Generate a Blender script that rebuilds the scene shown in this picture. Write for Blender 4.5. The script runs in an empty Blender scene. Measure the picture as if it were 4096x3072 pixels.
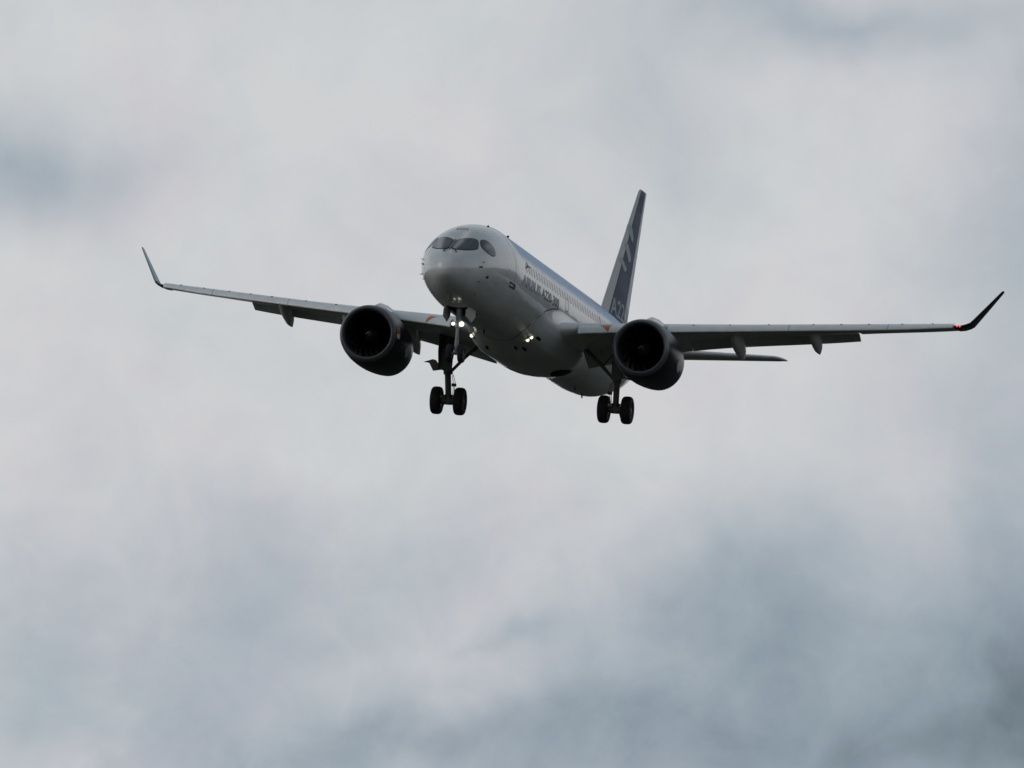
import bpy, bmesh, math, random
from mathutils import Vector, Matrix
random.seed(7)
scene = bpy.context.scene
COL = scene.collection

# ------------------------------------------------------------------ camera
ELEV = math.radians(4.5)              # the camera looks up at the approach path
DIST = 500.0                          # metres from the lens to the aircraft
FOCAL = 102.536 * DIST                # focal length in photo pixels (photo 4096 wide)
EYE = Vector((0, 0, 1.7))
RIGHT = Vector((1, 0, 0)); FWD = Vector((0, math.cos(ELEV), math.sin(ELEV))); UP = Vector((0, -math.sin(ELEV), math.cos(ELEV)))
cd = bpy.data.cameras.new('camera'); cam = bpy.data.objects.new('camera', cd); COL.objects.link(cam)
cd.sensor_width = 36.0; cd.lens = FOCAL / 4096 * 36.0
cd.clip_start = 1.0; cd.clip_end = 60000
cam.matrix_world = Matrix(((RIGHT.x, UP.x, -FWD.x, EYE.x), (RIGHT.y, UP.y, -FWD.y, EYE.y), (RIGHT.z, UP.z, -FWD.z, EYE.z), (0, 0, 0, 1)))
scene.camera = cam
scene.view_settings.view_transform = 'Standard'; scene.view_settings.look = 'None'
scene.view_settings.exposure = 0; scene.view_settings.gamma = 1
scene.render.engine = 'CYCLES'
scene.render.resolution_x = 1024; scene.render.resolution_y = 768

# ------------------------------------------------------------------ sun and sky
SUN_EL, SUN_AZ = math.radians(25), math.radians(-115)      # azimuth from +Y towards +X: off to the left, veiled by cloud
sd = bpy.data.lights.new('sun', 'SUN'); sd.energy = 0.5; sd.angle = math.radians(40); sd.color = (1, .965, .92)
sun = bpy.data.objects.new('sun', sd); COL.objects.link(sun)
sdir = Vector((math.cos(SUN_EL) * math.sin(SUN_AZ), math.cos(SUN_EL) * math.cos(SUN_AZ), math.sin(SUN_EL)))
sun.rotation_euler = (-sdir).to_track_quat('-Z', 'Y').to_euler()

world = bpy.data.worlds.new('World'); scene.world = world; world.use_nodes = True
WT = world.node_tree; WT.nodes.clear()
def wn(t, **k):
    n = WT.nodes.new(t)
    for a, v in k.items(): setattr(n, a, v)
    return n
def wm(op, a, b=None, c=None):
    n = wn('ShaderNodeMath', operation=op)
    for i, v in enumerate((a, b, c)):
        if v is None: continue
        if isinstance(v, (int, float)): n.inputs[i].default_value = v
        else: WT.links.new(v, n.inputs[i])
    return n.outputs[0]
def wnoise(vec, scale, detail, rough=.55, dist=0.0):
    n = wn('ShaderNodeTexNoise'); n.inputs['Scale'].default_value = scale; n.inputs['Detail'].default_value = detail
    n.inputs['Roughness'].default_value = rough; n.inputs['Distortion'].default_value = dist
    WT.links.new(vec, n.inputs['Vector']); return n
tc = wn('ShaderNodeTexCoord'); DIRV = tc.outputs['Generated']
K = FOCAL / 4096.0                     # direction * K : one unit is about 4.6 degrees of sky
vs = wn('ShaderNodeVectorMath', operation='SCALE'); WT.links.new(DIRV, vs.inputs[0]); vs.inputs['Scale'].default_value = K
warp = wnoise(vs.outputs[0], 3.2, 4)
wsub = wn('ShaderNodeVectorMath', operation='SUBTRACT'); WT.links.new(warp.outputs['Color'], wsub.inputs[0]); wsub.inputs[1].default_value = (.5, .5, .5)
wsc = wn('ShaderNodeVectorMath', operation='SCALE'); WT.links.new(wsub.outputs[0], wsc.inputs[0]); wsc.inputs['Scale'].default_value = .20
wad = wn('ShaderNodeVectorMath', operation='ADD'); WT.links.new(vs.outputs[0], wad.inputs[0]); WT.links.new(wsc.outputs[0], wad.inputs[1])
sep = wn('ShaderNodeSeparateXYZ'); WT.links.new(wad.outputs[0], sep.inputs[0])
def skydir(u, v):                      # direction in the sky, from degrees-like offsets
    return (RIGHT * ((u - 2048) / FOCAL) + UP * ((1536 - v) / FOCAL) + FWD).normalized() * K
def blob(u, v, ru, rv):
    d = skydir(u, v)
    x = wm('MULTIPLY', wm('SUBTRACT', sep.outputs[0], d.x), 4096.0 / ru)
    z = wm('MULTIPLY', wm('SUBTRACT', sep.outputs[2], d.z), 4096.0 / rv)
    r2 = wm('ADD', wm('MULTIPLY', x, x), wm('MULTIPLY', z, z))
    return wm('EXPONENT', wm('MULTIPLY', r2, -1.0))
# soft thick and thin places in the cloud deck (sky position, size, brightness)
PATCH = [
 (110,690,520,240,-.50),(2620,470,420,360,-.16),(2950,740,330,120,-.10),(3350,40,600,120,-.40),(2900,180,300,110,-.08),(4150,750,330,900,-.34),
 (950,2400,430,330,-.20),(1150,2310,420,80,-.08),(1000,2060,420,150,-.12),(1780,2130,300,230,-.15),(400,1900,250,250,-.08),
 (2990,2450,420,330,-.20),(2850,2330,220,120,-.06),(2650,2980,750,180,-.20),(3500,2850,330,170,-.15),(4200,2980,520,600,-.50),(4150,2300,250,600,-.25),
 (1650,3020,620,130,-.20),(2020,2610,170,70,-.20),(1800,2640,120,45,-.10),(650,2750,330,280,-.15),(60,2600,230,420,-.16),
 (3300,2150,250,200,-.08),(2600,2700,420,300,-.10),(3400,2600,950,560,-.27),
 (1480,2660,380,100,.12),(1700,2830,420,90,.08),(1250,2360,200,60,.05),(150,2990,200,120,.14),(420,2760,110,70,.08),(1100,1900,600,120,.06),(2300,1800,420,250,.05),
 (2048,3400,2800,1050,-.42),(3900,1750,480,520,-.12),(250,2350,380,480,-.10),(40,0,300,200,-.08),(1450,-20,300,60,-.10),(600,40,500,80,-.04)]
n1 = wnoise(vs.outputs[0], 2.1, 7, .52, .3); n2 = wnoise(vs.outputs[0], 6.0, 8, .58, .6); n3 = wnoise(vs.outputs[0], 17.0, 6, .6, .5)
fac = wm('ADD', .955, wm('MULTIPLY', wm('SUBTRACT', n1.outputs['Fac'], .5), .26))
fac = wm('ADD', fac, wm('MULTIPLY', wm('SUBTRACT', n2.outputs['Fac'], .5), .36))
fac = wm('ADD', fac, wm('MULTIPLY', wm('SUBTRACT', n3.outputs['Fac'], .5), .16))
n4 = wnoise(vs.outputs[0], 8.5, 8, .6, 1.1)
fac = wm('ADD', fac, wm('MULTIPLY', wm('SUBTRACT', n4.outputs['Fac'], .5), wm('ADD', .08, wm('MULTIPLY', blob(1700, 2800, 2800, 900), .24))))
for (u, v, ru, rv, s) in PATCH:
    fac = wm('ADD', fac, wm('MULTIPLY', blob(u, v, ru, rv), s))
big = wnoise(DIRV, 1.6, 3); 
sepd = wn('ShaderNodeSeparateXYZ'); WT.links.new(DIRV, sepd.inputs[0])
hi = wn('ShaderNodeMapRange'); hi.inputs[1].default_value = .16; hi.inputs[2].default_value = .6; hi.inputs[3].default_value = 0; hi.inputs[4].default_value = -.85
WT.links.new(sepd.outputs[2], hi.inputs[0])
fac = wm('ADD', fac, hi.outputs[0])
back = wn('ShaderNodeMapRange'); back.inputs[1].default_value = .5; back.inputs[2].default_value = -.4; back.inputs[3].default_value = 0; back.inputs[4].default_value = -.12
WT.links.new(sepd.outputs[1], back.inputs[0])
fac = wm('ADD', fac, back.outputs[0])
# bright breaks added out of view, for streaks in the cockpit glass and nose
def added_break(az, el, rx, rz, k):
    az, el = math.radians(az), math.radians(el); c = (math.cos(el)*math.sin(az)*K, math.sin(el)*K)
    x = wm('MULTIPLY', wm('SUBTRACT', sep.outputs[0], c[0]), 1/(K*math.radians(rx))); z = wm('MULTIPLY', wm('SUBTRACT', sep.outputs[2], c[1]), 1/(K*math.radians(rz)))
    return wm('MULTIPLY', wm('EXPONENT', wm('MULTIPLY', wm('ADD', wm('MULTIPLY', x, x), wm('MULTIPLY', z, z)), -1.0)), k)
for b_ in ((7.5, 49, 2.6, 9, 1.0), (-15, 33, 2.8, 5, .8), (38, 31, 3, 5, .5), (-24, 14, 2.5, 7, .3), (-4, 15.5, 22, 1.6, .28)):
    fac = wm('ADD', fac, added_break(*b_))
ramp = wn('ShaderNodeValToRGB'); WT.links.new(fac, ramp.inputs[0])
cr = ramp.color_ramp; cr.elements[0].position = 0; cr.elements[0].color = (.118,.157,.188,1); cr.elements[1].position = 1; cr.elements[1].color = (.635,.640,.648,1)
for p, c in ((.3,(.280,.338,.388,1)),(.55,(.410,.458,.503,1)),(.8,(.545,.565,.588,1))):
    e = cr.elements.new(p); e.color = c
# a clear opening in the deck, right of and above the approach path
DEG = FOCAL * math.pi / 180                  # photo pixels in one degree of sky
def gap_blob(az, el, ra, re, k): return wm('MULTIPLY', blob(2048 + az*DEG, 1536 - (el-4.5)*DEG, ra*DEG, re*DEG), k)
gap = wm('ADD', gap_blob(6.5, 9.8, 5.0, 2.4, 1.3), gap_blob(10.5, 11.2, 4.0, 2.8, 1.2))
gap = wm('ADD', gap, gap_blob(3.4, 8.7, 2.6, 1.4, 1.1))
gap = wm('MINIMUM', 1.0, wm('ADD', gap, gap_blob(-4, 13, 6, 2.2, .5)))
sky = wn('ShaderNodeTexSky'); sky.sky_type = 'NISHITA'; sky.sun_disc = False; sky.sun_elevation = SUN_EL; sky.sun_rotation = SUN_AZ; sky.altitude = 3000; sky.dust_density = .2; sky.ozone_density = 3
bs = wn('ShaderNodeBackground'); bs.inputs['Strength'].default_value = .06; WT.links.new(sky.outputs[0], bs.inputs[0])
bc = wn('ShaderNodeBackground'); bc.inputs['Strength'].default_value = 1.0; hue = wnoise(vs.outputs[0], 5.0, 5, .6, .8); hr = wn('ShaderNodeValToRGB'); WT.links.new(hue.outputs['Fac'], hr.inputs[0])
hr.color_ramp.elements[0].position = .35; hr.color_ramp.elements[0].color = (.972,1,1.0,1); hr.color_ramp.elements[1].position = .65; hr.color_ramp.elements[1].color = (1,.978,1,1)
hm = wn('ShaderNodeMix', data_type='RGBA', blend_type='MULTIPLY'); hm.inputs['Factor'].default_value = 1
WT.links.new(ramp.outputs[0], hm.inputs['A']); WT.links.new(hr.outputs[0], hm.inputs['B'])
WT.links.new(hm.outputs['Result'], bc.inputs[0])
mx = wn('ShaderNodeMixShader'); WT.links.new(gap, mx.inputs[0]); WT.links.new(bc.outputs[0], mx.inputs[1]); WT.links.new(bs.outputs[0], mx.inputs[2])
wo = wn('ShaderNodeOutputWorld'); WT.links.new(mx.outputs[0], wo.inputs[0])

# ------------------------------------------------------------------ helpers
def V(a, p, z): return Vector((p, a, z))          # aircraft coordinates: a aft of the nose, p to port, z up
class MB:
    def __init__(s): s.v = []; s.f = []; s.m = []
    def add(s, vs, fs, mi=0):
        o = len(s.v); s.v += [Vector(x) for x in vs]; s.f += [[i + o for i in f] for f in fs]; s.m += [mi] * len(fs); return o
    def rings(s, rs, closed=True, cap=True, mi=0):
        n = len(rs[0]); o = len(s.v)
        for r in rs: s.v += [Vector(x) for x in r]
        for i in range(len(rs) - 1):
            for j in range(n if closed else n - 1):
                k = (j + 1) % n
                s.f.append([o + i*n + j, o + i*n + k, o + (i+1)*n + k, o + (i+1)*n + j]); s.m.append(mi)
        if cap and closed:
            s.f.append([o + j for j in range(n)]); s.m.append(mi)
            s.f.append([o + (len(rs)-1)*n + j for j in range(n)]); s.m.append(mi)
        return o
    def tube(s, pts, rad, n=10, mi=0):
        rs = []
        for i, p in enumerate(pts):
            p = Vector(p)
            t = (Vector(pts[min(i+1, len(pts)-1)]) - Vector(pts[max(i-1, 0)])).normalized()
            x = t.orthogonal().normalized() if i == 0 else (xp - t * xp.dot(t)).normalized()
            xp = x; y = t.cross(x); r = rad[i] if isinstance(rad, (list, tuple)) else rad
            rs.append([p + x * r * math.cos(k*2*math.pi/n) + y * r * math.sin(k*2*math.pi/n) for k in range(n)])
        s.rings(rs, mi=mi)
    def lathe(s, c, axis, prof, n=32, mi=0, cap=False, squash=None):
        axis = Vector(axis).normalized(); x = axis.orthogonal().normalized(); y = axis.cross(x)
        rs = [[Vector(c) + axis * t + (x * math.cos(k*2*math.pi/n) + y * math.sin(k*2*math.pi/n)) * r for k in range(n)] for t, r in prof]
        s.rings(rs, cap=cap, mi=mi)
    def box(s, c, h, mi=0, R=None):
        c = Vector(c); R = R or Matrix.Identity(3)
        vs = [c + R @ Vector((sx*h[0], sy*h[1], sz*h[2])) for sx in (-1,1) for sy in (-1,1) for sz in (-1,1)]
        s.add(vs, [[0,1,3,2],[4,6,7,5],[0,4,5,1],[2,3,7,6],[0,2,6,4],[1,5,7,3]], mi)
    def plate(s, pts, d, mi=0):
        "polygon pts thickened by vector d"
        n = len(pts); d = Vector(d)
        s.add([Vector(p) for p in pts] + [Vector(p) + d for p in pts],
              [list(range(n)), list(range(2*n-1, n-1, -1))] + [[i, i+n, (i+1) % n + n, (i+1) % n] for i in range(n)], mi)
    def build(s, name, mats, parent=None, smooth=True, angle=35, bevel=0, label=None):
        me = bpy.data.meshes.new(name)
        bm = bmesh.new()
        vs = [bm.verts.new(v) for v in s.v]
        for f, m in zip(s.f, s.m):
            try:
                fc = bm.faces.new([vs[i] for i in f]); fc.material_index = m
            except ValueError: pass
        bmesh.ops.remove_doubles(bm, verts=bm.verts, dist=1e-5)
        bmesh.ops.recalc_face_normals(bm, faces=bm.faces)
        if bevel:
            ed = [e for e in bm.edges if e.is_manifold and e.calc_face_angle(0) > .6]
            bmesh.ops.bevel(bm, geom=ed, offset=bevel, segments=2, affect='EDGES', clamp_overlap=True)
        for f in bm.faces: f.smooth = smooth
        if smooth:
            for e in bm.edges:
                if e.is_manifold and e.calc_face_angle(0) > math.radians(angle): e.smooth = False
        bm.to_mesh(me); bm.free()
        for m in (mats if isinstance(mats, (list, tuple)) else [mats]): me.materials.append(m)
        ob = bpy.data.objects.new(name, me); COL.objects.link(ob)
        if parent: ob.parent = parent
        if label: ob['label'] = label
        return ob

def mat(name, col, rough=.4, metal=0.0, coat=0.0, var=.06, scale=1.2, emit=None, strength=0, streak=True, spec=.5, ripple=0.0):
    m = bpy.data.materials.new(name); m.use_nodes = True; T = m.node_tree; b = T.nodes['Principled BSDF']
    b.inputs['Metallic'].default_value = metal; b.inputs['Coat Weight'].default_value = coat; b.inputs['Coat Roughness'].default_value = .06
    b.inputs['Specular IOR Level'].default_value = spec
    if emit:
        b.inputs['Base Color'].default_value = (*col, 1); b.inputs['Emission Color'].default_value = (*emit, 1); b.inputs['Emission Strength'].default_value = strength
        b.inputs['Roughness'].default_value = rough; return m
    tcn = T.nodes.new('ShaderNodeTexCoord'); mp = T.nodes.new('ShaderNodeMapping')
    mp.inputs['Scale'].default_value = (2.2, .35, 2.2) if streak else (1, 1, 1)
    T.links.new(tcn.outputs['Object'], mp.inputs[0])
    nz = T.nodes.new('ShaderNodeTexNoise'); nz.inputs['Scale'].default_value = scale; nz.inputs['Detail'].default_value = 6
    T.links.new(mp.outputs[0], nz.inputs['Vector'])
    rp = T.nodes.new('ShaderNodeValToRGB'); T.links.new(nz.outputs['Fac'], rp.inputs[0])
    e = rp.color_ramp.elements
    e[0].position = .25; e[0].color = (*[max(0, c*(1-var*1.6)) for c in col], 1); e[1].position = .75; e[1].color = (*[min(1, c*(1+var)) for c in col], 1)
    T.links.new(rp.outputs[0], b.inputs['Base Color'])
    mr = T.nodes.new('ShaderNodeMapRange'); T.links.new(nz.outputs['Fac'], mr.inputs[0])
    mr.inputs[3].default_value = rough*.8; mr.inputs[4].default_value = min(1, rough*1.25)
    T.links.new(mr.outputs[0], b.inputs['Roughness'])
    if ripple:                                             # slight oil-canning of the thin skin panels
        rn = T.nodes.new('ShaderNodeTexNoise'); rn.inputs['Scale'].default_value = 1.1; rn.inputs['Detail'].default_value = 3
        T.links.new(tcn.outputs['Object'], rn.inputs['Vector'])
        bp = T.nodes.new('ShaderNodeBump'); bp.inputs['Strength'].default_value = ripple; bp.inputs['Distance'].default_value = .06
        T.links.new(rn.outputs['Fac'], bp.inputs['Height']); T.links.new(bp.outputs[0], b.inputs['Normal']); T.links.new(bp.outputs[0], b.inputs['Coat Normal'])
    return m
M_WHITE = mat('white_paint', (.62,.62,.62), .28, coat=.6, var=.10, ripple=.22)
M_BELLY = mat('fairing_paint', (.64,.64,.64), .32, coat=.4, var=.10, ripple=.2)
M_WING = mat('wing_paint', (.72,.72,.72), .36, coat=.15, var=.06)
M_SLAT = mat('slat_paint', (.74,.75,.75), .34, coat=.2, var=.06)
M_FLAP = mat('flap_paint', (.54,.54,.54), .42, var=.07)
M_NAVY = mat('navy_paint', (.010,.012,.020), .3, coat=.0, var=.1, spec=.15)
M_LIP = mat('inlet_lip_metal', (.125,.125,.135), .36, metal=.4, var=.06)
M_LINER = mat('acoustic_liner', (.018,.018,.020), .6, var=.1, spec=.25)
M_BLADE = mat('titanium_blade', (.45,.45,.46), .11, metal=1.0, var=.08)
M_SPIN = mat('spinner_black', (.012,.012,.013), .5, var=.1, spec=.3)
M_DOOR = mat('gear_door_paint', (.26,.26,.26), .45)
M_FINTXT = mat('fin_title', (.36,.38,.40), .5)
M_GLASS = mat('cockpit_glass', (.010,.015,.018), .03, spec=1.0, var=.05, streak=False)
M_WINDOW = mat('cabin_glass', (.10,.105,.11), .08, var=.05)
M_POST = mat('post_grey', (.13,.13,.135), .4)
M_FRAME = mat('window_frame', (.014,.015,.016), .4, var=.08)
M_DARK = mat('dark_metal', (.028,.027,.027), .5, var=.15, spec=.35)
M_GEAR = mat('gear_grey', (.085,.08,.075), .5, var=.15, spec=.4)
M_STEEL = mat('strut_grey', (.22,.22,.22), .4, var=.1)
M_TYRE = mat('tyre_rubber', (.014,.013,.014), .75, var=.15, streak=False, spec=.25)
M_HUB = mat('wheel_hub', (.10,.10,.10), .5, var=.15)
M_SEAL = mat('seal_line', (.03,.03,.04), .6, var=.1)
M_BLACK = mat('opening_shade_black', (.008,.008,.008), .8, var=.1, spec=.1)  # flat black standing in for the shade inside bays and other openings
M_BLUE = mat('tail_blue', (.030,.060,.128), .5, var=.07, spec=.14)
M_STRIPE = mat('tail_stripe', (.40,.47,.50), .5, var=.06, spec=.15)
M_RUD = mat('rudder_lilac', (.58,.58,.68), .4, coat=.0, var=.05)  # paler, lilac base colour than the rest of the fin
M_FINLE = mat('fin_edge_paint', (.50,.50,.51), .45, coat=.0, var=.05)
M_TEXTA = mat('title_teal', (.15,.23,.29), .35, coat=.0, var=.05)
M_TEXTB = mat('title_dark', (.03,.037,.06), .4, coat=.0, var=.05)
M_TEXTW = mat('title_white', (.72,.72,.72), .3, coat=.4, var=.04)
M_RED = mat('marking_red', (.45,.09,.05), .4, var=.08)
M_ORANGE = mat('marking_orange', (.55,.17,.06), .4, var=.06)
M_TEAL = mat('winglet_teal', (.17,.30,.32), .3, coat=.2, var=.05)
M_LAMP = mat('lamp_lit', (.9,.9,.9), .2, emit=(1,.97,.88), strength=1.9)
M_LAMPW = mat('lamp_warm', (.9,.9,.8), .2, emit=(1,.93,.70), strength=1.5)
M_LAMPD = mat('lamp_dim', (.9,.9,.8), .2, emit=(1,.93,.75), strength=.28)
M_NAVGREEN = mat('nav_green', (.02,.6,.4), .2, emit=(.15,1,.75), strength=.5)
M_NAVRED = mat('nav_red', (.8,.02,.01), .2, emit=(1,.05,.03), strength=2.2)

# ------------------------------------------------------------------ ground
g = MB(); n = 96
g.add([Vector((0,0,0))] + [Vector((25000*math.cos(2*math.pi*k/n), 25000*math.sin(2*math.pi*k/n), 0)) for k in range(n)], [[0, 1+k, 1+(k+1) % n] for k in range(n)])
gm = mat('airfield_grass', (.034,.037,.025), .9, var=.35, scale=.02, streak=False, spec=.1)
go = g.build('ground', gm, smooth=False); go['kind'] = 'structure'

# unseen dark rise, added so the fin and side reflect less sky
hb = MB(); inner = []; crest = []; outer_ = []
for k in range(121):
    az = math.radians(6 + 78*k/120); t = k/120
    d0 = 1500 + 120*math.sin(k*.31) + 60*math.sin(k*.77)
    hgt = d0*math.tan(math.radians(4.4))*min(1, t*5)*min(1, (1-t)*4)*(.88+.07*math.sin(k*.53)+.05*math.sin(k*1.37+1))
    for lst, dd, hh in ((inner, d0-450, -1.0), (crest, d0, max(hgt, 1)), (outer_, d0+900, -1.0)):
        lst.append(Vector((dd*math.sin(az), dd*math.cos(az), hh)))
hb.rings([inner, crest, outer_], closed=False, cap=False)
ho = hb.build('added_hills', mat('added_hill_dark', (.028,.038,.022), .95, var=.4, scale=.03, streak=False, spec=.05), smooth=True); ho['kind'] = 'structure'

# ------------------------------------------------------------------ aircraft pose
yw, pt, rl = .210528, .121316, .0787936
cy, sy, cp, sp, crr, srr = math.cos(yw), math.sin(yw), math.cos(pt), math.sin(pt), math.cos(rl), math.sin(rl)
B = Matrix(((0,1,0),(0,0,-1),(1,0,0))); RY = Matrix(((cy,0,sy),(0,1,0),(-sy,0,cy))); RX = Matrix(((1,0,0),(0,cp,sp),(0,-sp,cp))); RZ = Matrix(((crr,-srr,0),(srr,crr,0),(0,0,1)))
ROT = RZ @ RX @ RY @ B                               # columns aft, port, up; rows right, down, forward
def w(c): return RIGHT * c[0] - UP * c[1] + FWD * c[2]
ax_a, ax_p, ax_z = (w(ROT.col[i]) for i in range(3))
org = EYE + RIGHT * .265625 - UP * (-3.167115) + FWD * DIST - ax_a * 15.0
plane = bpy.data.objects.new('airliner', None); COL.objects.link(plane)
plane.matrix_world = Matrix(((ax_p.x, ax_a.x, ax_z.x, org.x), (ax_p.y, ax_a.y, ax_z.y, org.y), (ax_p.z, ax_a.z, ax_z.z, org.z), (0,0,0,1)))
plane['label'] = 'white twin-engine jet airliner with blue tail fin, landing gear down and landing lights lit'
plane['category'] = 'airplane'

# ------------------------------------------------------------------ fuselage shape
def pchip(xs,ys,open_end=False):
    n=len(xs);h=[xs[i+1]-xs[i] for i in range(n-1)];d=[(ys[i+1]-ys[i])/h[i] for i in range(n-1)]
    m=[0.0]*n;m[0]=d[0];m[-1]=d[-1]
    if not open_end:m[-1]=0.0
    for i in range(1,n-1):
        if d[i-1]*d[i]>0:
            w1=2*h[i]+h[i-1];w2=h[i]+2*h[i-1]
            m[i]=(w1+w2)/(w1/d[i-1]+w2/d[i])
    def f(x):
        if x<=xs[0]:return ys[0]
        if x>=xs[-1]:return ys[-1]
        lo=0
        while xs[lo+1]<x:lo+=1
        t=(x-xs[lo])/h[lo];t2=t*t;t3=t2*t
        return (2*t3-3*t2+1)*ys[lo]+(t3-2*t2+t)*h[lo]*m[lo]+(-2*t3+3*t2)*ys[lo+1]+(t3-t2)*h[lo]*m[lo+1]
    return f
N0=0.95                                   # station of the nose tip
def prof(nose,aft):
    f=pchip([math.sqrt(b) for b,_ in nose],[v for _,v in nose],True)
    g=pchip([b for b,_ in aft],[v for _,v in aft])
    c=aft[0][0]
    return lambda a:f(math.sqrt(max(a-N0,0))) if a-N0<c else g(a-N0)
F_TOP=prof([(0,-.62),(.07,-.36),(.29,-.10),(.69,.17),(1.15,.42),(1.6,.65),(2.5,1.12),(3.2,1.38),(4.0,1.58),(4.9,1.74),(5.65,1.83)],[(5.65,1.83),(23,1.83),(28,1.78),(32,1.61),(35,1.40),(37.3,1.15)])
F_BOT=prof([(0,-.62),(.07,-.84),(.29,-1.02),(.69,-1.23),(1.15,-1.40),(2.3,-1.65),(3.45,-1.77),(4.6,-1.83),(5.65,-1.85)],[(5.65,-1.85),(26.2,-1.85),(28.2,-1.77),(30.6,-1.42),(33.0,-.88),(35.5,.05),(37.3,.65)])
F_W=prof([(0,0),(.07,.25),(.29,.50),(.69,.79),(1.15,1.02),(1.7,1.24),(2.3,1.39),(3.45,1.575),(4.6,1.69),(5.65,1.75)],[(5.65,1.75),(23.5,1.75),(27,1.68),(30,1.46),(33,1.08),(35.5,.65),(37.3,.25)])
F_ZC=prof([(0,-.62),(1.15,-.45),(2.3,-.25),(3.45,-.12),(4.9,-.02),(5.65,0)],[(5.65,0),(25,0),(28,.10),(32,.5),(35,.78),(37.3,.92)])
def fus(a,th,off=0.0):
    "point (a,p,z) on the skin; th from port horizontal, up positive"
    t,b,w,zc=F_TOP(a),F_BOT(a),F_W(a),F_ZC(a)
    c,s=math.cos(th),math.sin(th)
    r=(t-zc) if s>=0 else (zc-b)
    p=w*c;z=zc+r*s
    if off:
        nx,nz=c*max(r,1e-3),s*max(w,1e-3)
        l=math.hypot(nx,nz);p+=off*nx/l;z+=off*nz/l
    return (a,p,z)

# ------------------------------------------------------------------ fuselage
P2 = lambda t: V(*t)
def arange(a, b, s):
    n = max(1, int(round((b - a) / s))); return [a + (b - a) * i / n for i in range(n)]
NT = 96
st = [N0+.0025,N0+.01,N0+.03,N0+.07,N0+.13,N0+.2,N0+.29] + arange(N0+.4, N0+5.65, .15) + arange(N0+5.65, N0+26, .8) + arange(N0+26, N0+37.3, .35) + [N0+37.3]
mb = MB(); mb.rings([[P2(fus(a, 2*math.pi*k/NT)) for k in range(NT)] for a in st])
fuselage = mb.build('fuselage', M_WHITE, plane, angle=60)

def patch(pts, off, rings=6, sub=4):
    "polygon of (a, theta degrees) laid on the skin"
    q = []
    for i in range(len(pts)):
        p0, p1 = pts[i], pts[(i+1) % len(pts)]
        for k in range(sub): q.append((p0[0]+(p1[0]-p0[0])*k/sub, p0[1]+(p1[1]-p0[1])*k/sub))
    ca = sum(x for x, _ in q)/len(q); ct = sum(y for _, y in q)/len(q); n = len(q); m = MB()
    rs = [[P2(fus(ca+(x-ca)*r/rings, math.radians(ct+(y-ct)*r/rings), off)) for x, y in q] for r in range(rings, 0, -1)]
    m.rings(rs, cap=False); c = m.add([P2(fus(ca, math.radians(ct), off))], [])
    b = (rings-1)*n
    m.f += [[b+j, b+(j+1) % n, c] for j in range(n)]; m.m += [0]*n
    return m
def smooth_poly(pts, it=2):
    for _ in range(it):
        q = []
        for i in range(len(pts)):
            a, b = pts[i], pts[(i+1) % len(pts)]
            q += [(a[0]*.75+b[0]*.25, a[1]*.75+b[1]*.25), (a[0]*.25+b[0]*.75, a[1]*.25+b[1]*.75)]
        pts = q
    return pts
def grow(pts, k):
    ca = sum(x for x, _ in pts)/len(pts); ct = sum(y for _, y in pts)/len(pts)
    return [(ca+(x-ca)*k, ct+(y-ct)*k) for x, y in pts]
def skin_line(pts, wid, off, sub=6):
    "thin raised strip following (a, theta) points"
    q = []
    for i in range(len(pts)-1):
        for k in range(sub): q.append((pts[i][0]+(pts[i+1][0]-pts[i][0])*k/sub, pts[i][1]+(pts[i+1][1]-pts[i][1])*k/sub))
    q.append(pts[-1]); m = MB(); rs = []
    P = [P2(fus(a, math.radians(t), off)) for a, t in q]
    for i, (a, t) in enumerate(q):
        d = (P[min(i+1, len(q)-1)] - P[max(i-1, 0)]).normalized()
        nn = (P2(fus(a, math.radians(t), off+.05)) - P[i]).normalized(); s = d.cross(nn).normalized() * wid/2
        rs.append([P[i]-s, P[i]+s])
    m.rings(rs, closed=False, cap=False); return m

front = [(2.56,88.0),(2.774,78.1),(3.022,66.2),(3.119,59.0),(3.075,54.9),(2.664,44.2),(2.467,43.4),(1.942,52.9),(1.70,69.1),(1.66,80.4),(1.72,86.5),(2.1,87.2)]
side = [(3.28,53.7),(3.52,50.7),(3.683,45.9),(3.743,39.5),(3.766,32.3),(3.734,25.4),(3.641,20.4),(3.482,18.5),(3.284,19.7),(2.994,28.3),(2.875,37.8),(2.903,44.4),(3.078,51.0)]
mir = lambda pts: [(a, 180-t) for a, t in pts]
for pts in (front, mir(front), side, mir(side)):
    fr = patch(grow(smooth_poly(pts), 1.02), .006).build('cockpit_window', M_FRAME, fuselage)
    fr.data.materials.append(M_GLASS)
    gl = patch(grow(smooth_poly(pts), .93), .014, rings=8)
    bm = bmesh.new(); bm.from_mesh(fr.data); vs = [bm.verts.new(v) for v in gl.v]
    for f in gl.f:
        fc = bm.faces.new([vs[i] for i in f]); fc.material_index = 1; fc.smooth = True
    bmesh.ops.recalc_face_normals(bm, faces=bm.faces); bm.to_mesh(fr.data); bm.free()
patch([(2.62,92),(2.62,88.6),(2.2,88.0),(1.68,87.2),(1.60,88.5),(1.60,90.5),(1.68,92.2),(2.2,92)], .010).build('windscreen_post', M_POST, fuselage)
for p0, p1, p2 in (((1.66,91.5),(1.50,101),(1.44,105)), ((1.67,86.5),(1.56,71),(1.50,66))):
    wmb = MB(); wmb.tube([P2(fus(a, math.radians(t), .05)) for a, t in (p0, p1, p2)], [.022,.02,.03], 6); wmb.build('wiper', M_DARK, fuselage)

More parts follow.
